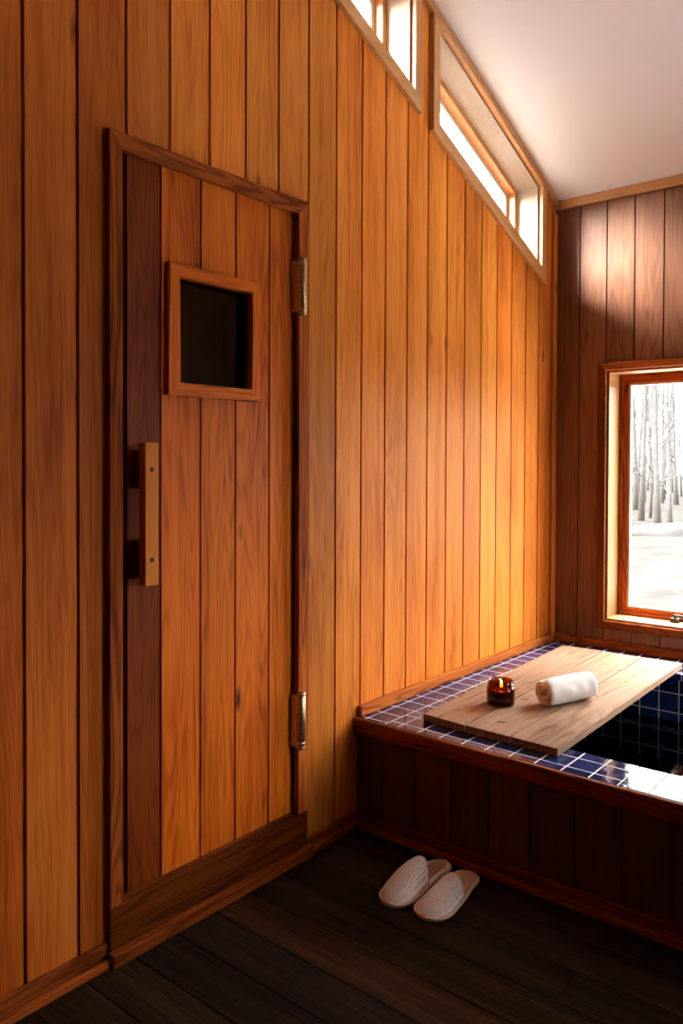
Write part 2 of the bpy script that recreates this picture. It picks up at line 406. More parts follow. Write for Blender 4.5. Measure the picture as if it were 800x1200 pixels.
mb = MB(); miter_frame(mb, q, (0.045,) * 4, mapR, -0.12, -0.07); keep(mb.build('sash', M['trim'], bevel=0.003), r4)
mb = MB(); P = [mapR(u, z, d) for d in (-0.098, -0.094) for u, z in q]; mb.hexa(P); keep(mb.build('window_pane', M['glass']), r4)
mb = MB(); mb.box((-0.22, RY - 0.15, 0), (RX + 0.15, RY, ceil_z(RY)), 2)
o = mb.build('wall_front', M['back']); tag(o, 'panelled wall behind the viewer', 'wall', kind='structure')

# ------------------------------------------------------------------ ceiling + its trims
mb = MB()
a, b = RY - 0.15, 0.22
mb.hexa([(-0.22, a, ceil_z(a)), (RX + 0.15, a, ceil_z(a)), (RX + 0.15, b, ceil_z(b)), (-0.22, b, ceil_z(b)),
         (-0.22, a, ceil_z(a) + 0.2), (RX + 0.15, a, ceil_z(a) + 0.2), (RX + 0.15, b, ceil_z(b) + 0.2), (-0.22, b, ceil_z(b) + 0.2)], 2)
o = mb.build('ceiling', M['white']); tag(o, 'smooth white sloping ceiling', 'ceiling', kind='structure')
mb = MB()
mb.hexa([(0, RY, ceil_z(RY) - 0.042), (0.026, RY, ceil_z(RY) - 0.042), (0.026, -0.0, ceil_z(0) - 0.042), (0, -0.0, ceil_z(0) - 0.042),
         (0, RY, ceil_z(RY)), (0.026, RY, ceil_z(RY)), (0.026, -0.0, ceil_z(0)), (0, -0.0, ceil_z(0))], 1, (0.8, 0.75, 0.7))
o = mb.build('trim_1', M['pale_trim'], bevel=0.003); tag(o, 'sloping cedar strip where left wall meets white ceiling', 'trim', kind='structure')
mb = MB(); mb.box((0.026, -0.022, ceil_z(0) - 0.044), (RX, 0.0, ceil_z(0) + 0.008), 0, (0.9, 0.85, 0.8))
o = mb.build('trim_2', M['pale_trim'], bevel=0.003); tag(o, 'brown strip where back wall meets white ceiling', 'trim', kind='structure')
mb = MB(); mb.box((0.0, -0.045, 0.4), (0.014, 0.0, 2.77), 2, (0.9, 0.8, 0.7))
o = mb.build('trim_3', M['wall'], bevel=0.003); tag(o, 'narrow upright strip in the corner beside the back wall', 'trim', kind='structure')

# ------------------------------------------------------------------ floor
mb = MB()
y = 0.0; k = 0
fy = [0.0, -0.4, -0.8, -1.2, -1.6]
ed = [-2.37 + 0.148 * i for i in range(-26, 17)]
ed = [RY] + [v for v in ed if RY < v < 0.0] + [0.0]
for a, b in zip(ed[:-1], ed[1:]):
    x = -0.22 - random.uniform(0, 1.2)
    while x < RX:
        x1 = x + random.uniform(1.8, 3.0)
        xa, xb = max(x, -0.22), min(x1, RX)
        g = random.choice([(0.85, 0.85, 0.85), (1.0, 0.92, 0.85), (1.15, 1.05, 0.95), (0.75, 0.78, 0.8)])
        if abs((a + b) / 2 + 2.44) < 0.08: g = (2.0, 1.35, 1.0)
        if xb > xa + 0.01: mb.box((xa + 0.0012, a + 0.002, -0.02), (xb - 0.0012, b - 0.002, 0.0), 0, g)
        x = x1
mb.box((-0.22, RY - 0.15, -0.3), (RX + 0.15, 0.0, -0.012), 0, (0.3, 0.3, 0.3))
o = mb.build('floor', M['floor']); tag(o, 'dark worn wooden plank floor', 'floor', kind='structure')

# ------------------------------------------------------------------ baseboards
def baseboard(name, label, runs, mat=M['trim']):
    mb = MB()
    for P in runs: mb.hexa(*P)
    o = mb.build(name, mat, bevel=0.004, segs=2); tag(o, label, 'baseboard', kind='structure'); return o
def bx(a, b, al, tone):
    x0, y0, z0 = a; x1, y1, z1 = b
    return ([(x0, y0, z0), (x1, y0, z0), (x1, y1, z0), (x0, y1, z0), (x0, y0, z1), (x1, y0, z1), (x1, y1, z1), (x0, y1, z1)], al, tone)
YT = -1.757
baseboard('baseboard_left', 'reddish brown baseboard with shoe moulding along the left wall', [
    bx((0, RY, 0), (0.017, -2.882, 0.062), 1, (1.0, 0.85, 0.75)), bx((0.017, RY, 0), (0.036, -2.882, 0.022), 1, (1.3, 1.1, 0.95)),
    bx((0, -2.055, 0), (0.017, YT, 0.052), 1, (0.85, 0.75, 0.7)), bx((0.017, -2.045, 0), (0.036, YT - 0.017, 0.022), 1, (1.1, 0.95, 0.85))])
# ------------------------------------------------------------------ door casing, sill board and step
mb = MB()
CY0, CY1, CZ = -2.8785, -2.061, 2.3114
ct = [(1.15, 1.0, 0.85), (1.2, 1.05, 0.9), (1.5, 1.35, 1.1)]
iz = CZ - 0.046
def hx(pts, al, tn): mb.hexa(pts, al, tn)
def pr(q, al, tn, d0=0.0, d1=0.022): mb.hexa([mapL(*p, d0) for p in q] + [mapL(*p, d1) for p in q], al, tn)
pr([(CY0, 0.157), (CY0 + 0.043, 0.157), (CY0 + 0.043, iz), (CY0, CZ)], 2, ct[0])
pr([(CY0, CZ), (CY1, CZ), (CY1 - 0.05, iz), (CY0 + 0.043, iz)], 1, ct[1])
pr([(CY1 - 0.05, 0.157), (CY1, 0.157), (CY1, CZ), (CY1 - 0.05, iz)], 2, ct[2])
# rebated jambs behind the casing
jt = (0.35, 0.3, 0.28)
mb.box((-0.21, D_Y0, 0.0), (-0.001, -2.826, iz), 2, jt); mb.box((-0.21, -2.084, 0.0), (-0.001, D_Y1, iz), 2, jt)
mb.box((-0.21, D_Y0, 2.279), (-0.001, D_Y1, D_Z1), 1, jt)
mb.box((-0.075, -2.826, 0.15), (-0.058, -2.79, 2.279), 2, jt); mb.box((-0.075, -2.115, 0.15), (-0.058, -2.084, 2.279), 2, jt)
mb.box((-0.075, -2.79, 2.245), (-0.058, -2.115, 2.279), 1, jt)
o = mb.build('trim_4', M['trim'], bevel=0.003, segs=2); tag(o, 'mitred brown casing around the sauna door', 'trim', kind='structure')
mb = MB()
mb.box((0.0, CY0, 0.0), (0.021, CY1, 0.157), 1, (0.42, 0.32, 0.28))
mb.box((-0.2, D_Y0 + 0.001, 0.0), (0.0, D_Y1 - 0.001, 0.155), 1, (0.7, 0.65, 0.6))
o = mb.build('trim_5', M['trim'], bevel=0.004, segs=2); tag(o, 'broad dark kick board below the sauna door', 'trim', kind='structure')
mb = MB(); mb.box((0.021, -2.887, 0.0), (0.05, -2.056, 0.037), 1, (0.8, 0.62, 0.52))
o = mb.build('trim_6', M['trim'], bevel=0.004, segs=2); tag(o, 'scuffed square moulding on the floor under the kick board', 'trim', kind='structure')

# ------------------------------------------------------------------ sauna door
LF = -0.01                                   # face of the door leaf
be = [-2.803, -2.683, -2.530, -2.383, -2.228, -2.103]
btn = [(0.30, 0.24, 0.40), (1.0, 0.98, 0.95), (0.98, 1.02, 1.0), (0.98, 1.0, 1.0), (1.06, 1.15, 1.15)]
wo = (-2.63, -2.318, lambda u: 1.635, lambda u: 1.957)
mb = MB()
for i in range(5):
    columns(mb, [be[i] + 0.0, be[i + 1]], lambda u: 0.160, lambda u: 2.270, [wo], mapL, LF - 0.014, LF, 0.008, 2, [btn[i]])
columns(mb, [be[0], wo[0], wo[1], be[-1]], lambda u: 0.160, lambda u: 2.270, [wo], mapL, LF - 0.045, LF - 0.010, 0.0, 2, [(0.30, 0.26, 0.24)])
door = mb.build('door_1', M['door'], fix=False)
tag(door, 'sauna door of reddish cedar boards with a small dark window', 'door', kind='structure')
mb = MB(); tt = [(1.05, 1.05, 1.0)] * 4
q = [(-2.664, 1.992), (-2.290, 1.992), (-2.290, 1.601), (-2.664, 1.601)]
miter_frame(mb, q, (0.040, 0.040, 0.036, 0.036), mapL, LF, 0.010, tt)
o = mb.build('window_frame', M['door'], door, bevel=0.004, segs=2); o['label'] = 'mitred cedar frame of the small window'
mb = MB(); mb.box((-0.038, -2.632, 1.633), (-0.033, -2.316, 1.959))
o = mb.build('window_pane', M['dark_glass'], door); o['label'] = 'near black glass pane'
# handle: a flat bar on two spacers
hd = MB(); hd.box((0.022, -2.783, 1.046), (0.052, -2.737, 1.453), 2, (1, 1, 1))
handle = hd.build('handle', M['handle'], door, bevel=0.0025, segs=2); handle['label'] = 'upright light wood bar handle'
sp = MB()
for z in (1.12, 1.377): sp.box((LF, -2.779, z - 0.055), (0.023, -2.740, z + 0.055), 2, (0.22, 0.16, 0.14))
sp.build('handle_spacer', M['handle'], handle, bevel=0.002)
for z in (1.12, 1.377):
    h = MB(); h.lathe([(0.0, 0.0006), (0.0045, 0.0004), (0.006, 0.0012), (0.0068, 0.0)], (0.052, -2.7605, z), 20, axis=0)
    h.build('screw_hole', M['hole'], handle)
for z0, z1 in ((1.91, 2.112), (0.388, 0.592)):
    h = MB(); cx, cy, r = 0.024, -2.101, 0.0165
    H = z1 - z0
    h.lathe([(0, 0), (0.009, 0), (r * 0.95, 0.004), (r, 0.010), (r * 0.82, 0.013), (r, 0.016), (r, 0.028), (r * 0.9, 0.0295), (r, 0.031), (r, H - 0.016), (r * 0.82, H - 0.013), (r, H - 0.010), (r * 0.95, H - 0.004), (0.009, H), (0, H)], (cx, cy, z0), 28)
    hg = h.build('hinge', M['brass'], door); hg['label'] = 'worn brass barrel hinge'
    h = MB(); h.box((LF, cy - 0.020, z0 + 0.012), (0.024, cy - 0.016, z1 - 0.012)); h.box((LF, cy - 0.018, z0 + 0.012), (0.004, cy + 0.014, z1 - 0.012))
    h.build('hinge_leaf', M['brass'], hg, bevel=0.001)
# sauna room behind the door
mb = MB()
X0, X1, Y0, Y1, Z1 = -2.2, -0.221, -3.9, -1.8, 2.30
mb.face([(X0, Y0, 0), (X1, Y0, 0), (X1, Y1, 0), (X0, Y1, 0)]); mb.face([(X0, Y0, Z1), (X0, Y1, Z1), (X1, Y1, Z1), (X1, Y0, Z1)])
mb.face([(X0, Y0, 0), (X0, Y1, 0), (X0, Y1, Z1), (X0, Y0, Z1)]); mb.face([(X0, Y0, 0), (X0, Y0, Z1), (X1, Y0, Z1), (X1, Y0, 0)]); mb.face([(X0, Y1, 0), (X1, Y1, 0), (X1, Y1, Z1), (X0, Y1, Z1)])
o = mb.build('wall_sauna', M['sauna'], fix=False); md = o.modifiers.new('thick', 'SOLIDIFY'); md.thickness = 0.08; md.offset = 0
tag(o, 'dark sauna cabin behind the small door window', 'wall', kind='structure')

# ------------------------------------------------------------------ clerestory windows
def clerestory(n, op, label, side_l=0.05, side_r=0.05):
    y0, y1, fb, ft = op
    root = empty('window_%d' % n, (0, (y0 + y1) / 2, fb((y0 + y1) / 2))); tag(root, label, 'window', kind='structure')
    t = 0.020
    # casing
    mb = MB(); q = [(y0 - side_l, ft(y0 - side_l) + 0.008), (y1 + side_r, ft(y1 + side_r) + 0.008), (y1 + side_r, fb(y1 + side_r) - 0.062), (y0 - side_l, fb(y0 - side_l) - 0.062)]
    miter_frame(mb, q, (side_l, 0.008, side_r, 0.062), mapL, 0.0, 0.022, [(0.98, 0.95, 0.92)] * 4)
    keep(mb.build('casing', M['pale_trim'], bevel=0.002), root)
    # reveal lining: 12 mm boards
    mb = MB(); q = [(y0, ft(y0)), (y1, ft(y1)), (y1, fb(y1)), (y0, fb(y0))]
    miter_frame(mb, q, (0.012, 0.012, 0.012, 0.012), mapL, -0.21, -0.003, [(1, 1, 1)] * 4)
    keep(mb.build('jamb_lining', M['lining'], bevel=0.001), root)
    a, b = y0 + 0.012, y1 - 0.012
    q = [(a, ft(a) - 0.012), (b, ft(b) - 0.012), (b, fb(b) + 0.012), (a, fb(a) + 0.012)]
    mb = MB(); miter_frame(mb, q, (0.028, 0.028, 0.028, 0.028), mapL, -0.17, -0.122, [(1.05, 1.0, 0.95)] * 4)
    keep(mb.build('window_frame', M['pale_trim'], bevel=0.002), root)
    a, b = a + 0.028, b - 0.028
    q = [(a, ft(a) - 0.040), (b, ft(b) - 0.040), (b, fb(b) + 0.040), (a, fb(a) + 0.040)]
    mb = MB(); miter_frame(mb, q, (0.022, 0.022, 0.022, 0.022), mapL, -0.20, -0.165, [(1, 1, 1)] * 4)
    keep(mb.build('glazing_bead', M['vinyl'], bevel=0.002), root)
    mb = MB(); P = [mapL(u, z, d) for d in (-0.186, -0.181) for u, z in q]; mb.hexa(P)
    keep(mb.build('window_pane', M['glass']), root)
    return root
clerestory(1, w1, 'slanted clerestory window at the top edge, above the door side')
clerestory(2, w2, 'slanted clerestory window nearer the corner, under the white ceiling')

# ------------------------------------------------------------------ back window
root = empty('window_3', ((W_X0 + W_X1) / 2, 0, W_Z0)); tag(root, 'large window over the tub looking out at bare woods', 'window', kind='structure')
mb = MB(); q = [(W_X0 - 0.041, W_Z1 + 0.039), (W_X1 + 0.041, W_Z1 + 0.039), (W_X1 + 0.041, W_Z0 - 0.041), (W_X0 - 0.041, W_Z0 - 0.041)]
miter_frame(mb, q, (0.041, 0.039, 0.041, 0.041), mapB, 0.0, 0.022, [(0.6, 0.55, 0.5), (1.9, 2.0, 2.1), (0.6, 0.55, 0.5), (0.65, 0.6, 0.55)])  # light from above put into the tones: top piece pale, other pieces dark
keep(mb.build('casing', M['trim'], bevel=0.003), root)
mb = MB(); q = [(W_X0, W_Z1), (W_X1, W_Z1), (W_X1, W_Z0), (W_X0, W_Z0)]
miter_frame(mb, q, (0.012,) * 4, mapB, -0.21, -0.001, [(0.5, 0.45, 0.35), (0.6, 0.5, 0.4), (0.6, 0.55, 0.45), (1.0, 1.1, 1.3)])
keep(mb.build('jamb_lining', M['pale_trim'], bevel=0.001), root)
a = 0.012; q = [(W_X0 + a, W_Z1 - a), (W_X1 - a, W_Z1 - a), (W_X1 - a, W_Z0 + a), (W_X0 + a, W_Z0 + a)]
mb = MB(); miter_frame(mb, q, (0.018,) * 4, mapB, -0.205, -0.145, [(1.5, 1.25, 1.1)] * 4)
keep(mb.build('window_frame', M['trim'], bevel=0.003), root)
sash = MB()
XM = 1.02                                     # two casement sashes meet here
b = 0.029
for xa, xb in ((W_X0 + b, XM), (XM, W_X1 - b)):
    q = [(xa, W_Z1 - b), (xb, W_Z1 - b), (xb, W_Z0 + b), (xa, W_Z0 + b)]
    sash = MB(); miter_frame(sash, q, (0.030, 0.032, 0.030, 0.024), mapB, -0.195, -0.155, [(1.5, 1.25, 1.1)] * 4)
    so = keep(sash.build('sash', M['trim'], bevel=0.004, segs=2), root)
    q2 = [(xa + 0.029, W_Z1 - b - 0.031), (xb - 0.029, W_Z1 - b - 0.031), (xb - 0.029, W_Z0 + b + 0.023), (xa + 0.029, W_Z0 + b + 0.023)]
    g = MB(); miter_frame(g, q2, (0.012, 0.011, 0.012, 0.010), mapB, -0.185, -0.162, [(1, 1, 1)] * 4)
    g = g.build('glazing_bead', M['vinyl'], so, bevel=0.002)
    p = MB(); P = [mapB(u, z, d) for d in (-0.176, -0.172) for u, z in q2]; p.hexa(P)
    p.build('window_pane', M['glass'], so)
# crank handle on the sill of the first sash
cr = MB(); cr.box((0.600, 0.10, 0.575), (0.645, 0.150, 0.596)); cr.tube([(0.622, 0.12, 0.596), (0.622, 0.105, 0.612), (0.655, 0.095, 0.614), (0.695, 0.092, 0.606)], [0.006, 0.006, 0.005, 0.0045], 10)
cr.lathe([(0, 0), (0.007, 0.002), (0.008, 0.012), (0.005, 0.02), (0, 0.021)], (0.695, 0.092, 0.604), 14)
keep(cr.build('crank', M['iron'], bevel=0.002), root)

# ------------------------------------------------------------------ soaking tub
ZD, TX1 = 0.415, 2.35
IX0, IX1, IY0, IY1 = 0.30, 2.10, -1.562, -0.306
tub = empty('soaking_tub', (0, YT, 0)); tag(tub, 'built-in soaking tub with dark wood front and blue tiled rim', 'bathtub')
K = lambda ob, par=tub: keep(ob, par)
pe = [0.0, 0.123]
while pe[-1] + 0.1518 < TX1: pe.append(pe[-1] + 0.1518)
pe.append(TX1)
mb = MB()
mapT = lambda u, z, d: (u, YT - d, z)
columns(mb, pe, lambda u: 0.0, lambda u: 0.405, [], mapT, -0.014, 0.0, 0.0065, 2, [rt(0.85, 1.15, 0.04) for _ in pe])
mb.box((0.0, YT + 0.006, 0.0), (TX1, YT + 0.03, 0.40), 2, (0.5, 0.5, 0.5))
mb.box((TX1 - 0.02, YT, 0.0), (TX1, -0.0, 0.40), 2, (0.9, 0.9, 0.9))
K(mb.build('front_panel', M['panel'], fix=False))
mb = MB(); mb.box((0.0, YT - 0.021, 0.357), (TX1 + 0.02, YT + 0.002, 0.4155), 0, (0.95, 0.9, 0.85))
o = K(mb.build('rim_rail', M['trim'], bevel=0.005, segs=2)); o['label'] = 'rounded brown rail along the tub front'
mb = MB(); mb.box((0.018, YT - 0.017, 0.0), (TX1, YT, 0.052), 0, (0.75, 0.7, 0.65)); mb.box((0.036, YT - 0.036, 0.0), (TX1, YT - 0.017, 0.022), 0, (1.0, 0.9, 0.85))
K(mb.build('base_moulding', M['trim'], bevel=0.004, segs=2))
# tiled rim: one slab with the basin cut out of it
def ring_slab(z0, z1):
    mb = MB()
    x0, x1, y0, y1 = 0.0, TX1, YT + 0.002, -0.001
    for a, b in (((x0, y0), (x1, IY0)), ((x0, IY1), (x1, y1)), ((x0, IY0), (IX0, IY1)), ((IX1, IY0), (x1, IY1))):
        mb.box((a[0], a[1], z0), (b[0], b[1], z1))
    return mb
TM = tiles('rim_tiles', (0, 1), (0.0095, -1.7115), 0.0918)
TML = tiles('side_rim_tiles', (0, 1), (0.0455, -1.557), 0.0918)
mb = MB()
rects = [((0.14, YT + 0.002), (TX1, IY0), 0), ((0.0, YT + 0.002), (0.14, IY0), 1), ((0.0, IY0), (IX0, -0.001), 1), ((IX0, IY1), (TX1, -0.001), 1), ((IX1, IY0), (TX1, IY1), 1)]
for a, b, mi in rects: mb.box((a[0], a[1], 0.385), (b[0], b[1], ZD), mi=mi)
K(mb.build('tiled_rim', [TM, TML]))
TBX = tiles('basin_tiles_long', (0, 2), (0.498, 0.412), 0.0905)
TBY = tiles('basin_tiles_side', (1, 2), (-0.306, 0.412), 0.0905)
TBZ = tiles('basin_tiles_floor', (0, 1), (0.498, -0.306), 0.0905)
mb = MB(); zb = -0.28; t = 0.03
mb.box((IX0 - t, IY1, zb), (IX1 + t, IY1 + t, 0.388), mi=0); mb.box((IX0 - t, IY0 - t, zb), (IX1 + t, IY0, 0.388), mi=0)
mb.box((IX0 - t, IY0, zb), (IX0, IY1, 0.388), mi=1); mb.box((IX1, IY0, zb), (IX1 + t, IY1, 0.388), mi=1)
mb.box((IX0 - t, IY0 - t, zb - t), (IX1 + t, IY1 + t, zb), mi=2)
K(mb.build('basin', [TBX, TBY, TBZ]))
mb = MB()
mb.face([(IX0, IY0, 0.192), (IX1, IY0, 0.192), (IX1, IY1, 0.192), (IX0, IY1, 0.192)])
o = mb.build('bath_water', M['water'], fix=False); tag(o, 'still dark water filling the tiled tub', 'water', kind='stuff')
# wooden upstand where the rim meets the two walls
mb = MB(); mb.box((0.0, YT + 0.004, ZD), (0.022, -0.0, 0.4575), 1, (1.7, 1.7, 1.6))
o = mb.build('trim_7', M['trim'], bevel=0.003); tag(o, 'lit cedar strip between tub tiles and the left wall', 'trim', kind='structure')
mb = MB(); mb.box((0.022, -0.022, ZD), (TX1, 0.0, 0.4575), 0, (1.05, 0.95, 0.9))
o = mb.build('trim_8', M['trim'], bevel=0.003); tag(o, 'dark red strip between tub tiles and back wall', 'trim', kind='structure')

# ------------------------------------------------------------------ plank cover
ZP = 0.4435
F = [(0.225, -1.635), (0.418, -1.650), (0.603, -1.652), (0.783, -1.657)]
B = [(0.142, -0.228), (0.380, -0.196), (0.579, -0.200), (0.753, -0.193)]
B = [(0.150, -0.215), (0.372, -0.205), (0.566, -0.198), (0.753, -0.193)]
cov = empty('plank_cover', (0.48, -0.93, ZD)); tag(cov, 'bleached plank cover lying across the blue tiled tub', 'tub cover')
for i in range(3):
    f0, f1, b0, b1 = F[i], F[i + 1], B[i], B[i + 1]; g = 0.003
    mb = MB()
    P = [(f0[0] + g, f0[1], ZD + 0.001), (f1[0] - g, f1[1], ZD + 0.001), (b1[0] - g, b1[1], ZD + 0.001), (b0[0] + g, b0[1], ZD + 0.001)]
    mb.hexa(P + [(p[0], p[1], ZP) for p in P], 1, [(1.0, 0.93, 0.88), (1.0, 0.98, 0.96), (1.05, 1.06, 1.06)][i])
    keep(mb.build('plank', M['board'], bevel=0.002, segs=2), cov)
# oval finger hole and small nail holes / knots on the planks
def disc(name, x, y, rx, ry, rot, mat, par, z=ZP):
    m = MB(); pts = []
    rows = []
    for r in (1.0, 0.85, 0.4):
        rows.append([(x + r * (rx * math.cos(a) * math.cos(rot) - ry * math.sin(a) * math.sin(rot)), y + r * (rx * math.cos(a) * math.sin(rot) + ry * math.sin(a) * math.cos(rot)), z + 0.0004 + 0.0006 * (1 - r)) for a in [2 * math.pi * k / 20 for k in range(20)]])
    m.grid(rows, closed=True); m.face(rows[-1])
    return keep(m.build(name, mat, fix=False), par)
disc('finger_hole', 0.507, -1.532, 0.023, 0.007, 0.35, M['hole'], cov)
disc('knot', 0.440, -1.215, 0.017, 0.006, 0.5, M['hole'], cov)
disc('knot', 0.640, -0.985, 0.011, 0.008, 0.2, M['hole'], cov)
disc('knot', 0.565, -0.52, 0.012, 0.009, 0.8, M['hole'], cov)

# ------------------------------------------------------------------ candle
JC = (0.395, -1.335, ZP)
cd = empty('candle_jar', JC); tag(cd, 'lit candle in a dark amber glass jar on the plank cover', 'candle')
mb = MB()
R = 0.0555
mb.lathe([(0, 0.0), (R - 0.006, 0.0), (R - 0.001, 0.003), (R, 0.008), (R, 0.066), (R - 0.003, 0.071), (R - 0.006, 0.074), (R - 0.006, 0.077), (R - 0.002, 0.079), (R - 0.002, 0.082), (R - 0.006, 0.084), (R - 0.006, 0.094), (R - 0.0065, 0.0955), (R - 0.009, 0.095),
          (R - 0.0095, 0.074), (R - 0.0045, 0.065), (R - 0.0045, 0.006), (0, 0.005)], (0, 0, 0), 48)
mb.build('glass_jar', M['jar_glass'], cd)
mb = MB(); mb.lathe([(0, 0.006), (R - 0.006, 0.006), (R - 0.0055, 0.055), (R - 0.007, 0.0575), (0.02, 0.0565), (0.006, 0.056), (0, 0.056)], (0, 0, 0), 40)
mb.build('wax', M['wax'], cd)
mb = MB(); mb.tube([(0, 0, 0.055), (0.001, 0, 0.062), (0.002, 0.001, 0.067)], 0.0012, 6); wk = mb.build('wick', M['wick'], cd)
mb = MB(); mb.lathe([(0, 0.0), (0.0035, 0.003), (0.0058, 0.009), (0.005, 0.016), (0.0028, 0.024), (0.001, 0.030), (0, 0.033)], (0.002, 0.001, 0.0645), 16)
mb.build('flame', M['flame'], cd)
ld = bpy.data.lights.new('candle_glow', 'POINT'); ld.energy = 0.25; ld.color = (1.0, 0.5, 0.18); ld.shadow_soft_size = 0.006
lo = bpy.data.objects.new('candle_glow', ld); C.objects.link(lo); lo.location = (JC[0] + 0.002, JC[1] + 0.001, ZP + 0.103)

# ------------------------------------------------------------------ rolled towel
def towel():
    mb = MB(); turns = 3.1; n = 110; th = 0.0130; Lx = 0.245; m = 26
    r0 = 0.010; pitch = (0.059 - r0 - th) / turns
    def sec(a, side):
        r = r0 + pitch * a / (2 * math.pi) + (th if side else 0.0) * (0.92)
        if not side: r += 0.0008
        return r
    A = [turns * 2 * math.pi * i / n for i in range(n + 1)]
    def pt(a, r, l):
        # l in -1..1 along the roll, slight telescoping and sag
        t = a / (turns * 2 * math.pi)
        x = (l * Lx / 2) * (1.0 + 0.05 * (1 - t)) + 0.004 * math.sin(a * 1.3)
        ca, sa = math.cos(-a + 2.2), math.sin(-a + 2.2)
        z = r * sa; y = r * ca * 1.06
        w = noise.noise(Vector((x * 26, y * 26, z * 26))) * 0.0030 + noise.noise(Vector((x * 9, y * 9, z * 9 + 4))) * 0.0045
        s = 1 + w / max(r, 0.02)
        return Vector((x, y * s, max(z * s, -0.0530)))
    rows = []
    for i, a in enumerate(A):
        ring = []
        ro, ri = sec(a, 1), sec(a, 0)
        for j in range(m + 1):
            l = -1 + 2 * j / m; e = max(0, (abs(l) - 0.93) / 0.07); ring.append(pt(a, ro - e * e * th * 0.35, l))
        for j in range(m + 1):
            l = 1 - 2 * j / m; e = max(0, (abs(l) - 0.93) / 0.07); ring.append(pt(a, ri + e * e * th * 0.35, l))
        rows.append(ring)
    mb.grid(rows, closed=True)
    mb.face(rows[0][::-1]); mb.face(rows[-1])
    o = mb.build('rolled_towel', M['towel'])
    md = o.modifiers.new('s', 'SUBSURF'); md.levels = 1; md.render_levels = 1
    return o
tw = towel(); tw.location = (0.582, -1.140, ZP + 0.0530); tw.rotation_euler = (0, 0, math.radians(68))
tag(tw, 'white towel rolled up on the plank cover beside the candle', 'towel')

# ------------------------------------------------------------------ slippers
def slipper(toe, heel, label, side, puff, rise):
    toe, heel = Vector((*toe, 0)), Vector((*heel, 0)); ax = (heel - toe); Ln = ax.length; ang = math.atan2(ax.y, ax.x)
    root = empty('slipper', (toe.x, toe.y, 0), ang)
    tag(root, label, 'slipper', 'pair of white spa slippers')
    def half(t):                             # t 0 toe .. 1 heel
        w = 0.0585 - 0.0155 * max(0.0, min(1, (t - 0.25) / 0.5))
        e = 1.0
        if t < 0.22: e = math.sqrt(max(0, 1 - ((0.22 - t) / 0.22) ** 2.4))
        if t > 0.85: e = math.sqrt(max(0, 1 - ((t - 0.85) / 0.15) ** 2))
        return w * e
    def cl(t): return side * 0.006 * math.sin(math.pi * t)
    ts = [0.0] + [0.22 * (1 - math.cos(math.pi / 2 * i / 10)) for i in range(1, 10)] + [0.22 + 0.63 * i / 12 for i in range(13)] + [0.85 + 0.15 * math.sin(math.pi / 2 * i / 9) for i in range(1, 10)]
    def outline(z, inset=0.0):
        up = [(t * Ln, cl(t) + max(0.0, half(t) - inset), z) for t in ts]; dn = [(t * Ln, cl(t) - max(0.0, half(t) - inset), z) for t in reversed(ts[1:-1] if half(ts[0]) < 1e-6 else ts)]
        return up + dn
    mb = MB()
    rows = [outline(0.0, 0.004), outline(0.003, 0.0), outline(0.011, 0.0), outline(0.0135, 0.003)]
    mb.grid(rows, closed=True); mb.face(rows[0][::-1]); mb.face(rows[-1])
    mb.build('sole', M['binding'], root)
    mb = MB()
    rows = [outline(0.0130, 0.004), outline(0.0155, 0.0055), outline(0.0158, 0.016)]
    mb.grid(rows, closed=True); mb.face(rows[-1])
    mb.build('insole', M['insole'], root)
    # upper: dome over the front of the foot
    nt_, ns = 26, 28; rows = []; T1 = 0.60
    def up_pt(i, s):
        k = i / nt_
        t = 0.022 + (T1 - 0.10 * abs(s) ** 1.5 - 0.022) * (1 - math.cos(math.pi / 2 * k))
        h = rise * (max(0.0, min(1, ((t - 0.02) / (T1 - 0.02)))) ** 0.55) * (1 + puff * math.sin(math.pi * min(1, t / T1)))
        prof = max(0.0, 1 - abs(s) ** 2.6) ** 0.72
        y = cl(t) + s * (half(t) - 0.004)
        return Vector((t * Ln, y, 0.011 + h * prof))
    for i in range(nt_ + 1): rows.append([up_pt(i, -1 + 2 * j / ns) for j in range(ns + 1)])
    mb.grid(rows, wcf=lambda i, j: (-1 + 2 * j / ns, i / nt_, 0))
    u = mb.build('upper', M['upper'], root, fix=True)
    md = u.modifiers.new('t', 'SOLIDIFY'); md.thickness = 0.004; md.offset = 1
    md = u.modifiers.new('s', 'SUBSURF'); md.levels = 1; md.render_levels = 1
    mb = MB(); mb.tube([p + Vector((0, 0, 0.001)) for p in rows[-1]], 0.0042, 8)
    mb.build('edge_binding', M['binding'], root)
    mb = MB(); ol = outline(0.0115, -0.001); mb.tube([Vector(p) for p in ol if True] + [Vector(ol[0])], 0.0038, 8)
    mb.build('sole_piping', M['binding'], root)
    return root
slipper((0.440, -2.150), (0.441, -1.812), 'white quilted spa slipper on the dark floor, left of the pair', 1, 0.35, 0.066)
slipper((0.570, -2.140), (0.544, -1.815), 'white quilted spa slipper on the dark floor, right of the pair', -1, 0.15, 0.052)

# ------------------------------------------------------------------ outdoors
GZ = -0.35
mb = MB()
gn = 60; rows = []
for i in range(gn + 1):
    row = []
    for j in range(gn + 1):
        x = -110 + 220 * j / gn; y = -110 + 220 * i / gn
        z = GZ + (0.25 * noise.noise(Vector((x * 0.12, y * 0.12, 0))) if y > 3 else 0)
        row.append((x, y, z))
    rows.append(row)
mb.grid(rows); o = mb.build('ground', M['ground']); tag(o, 'pale open ground of dry leaves outside the window', 'ground', kind='structure')

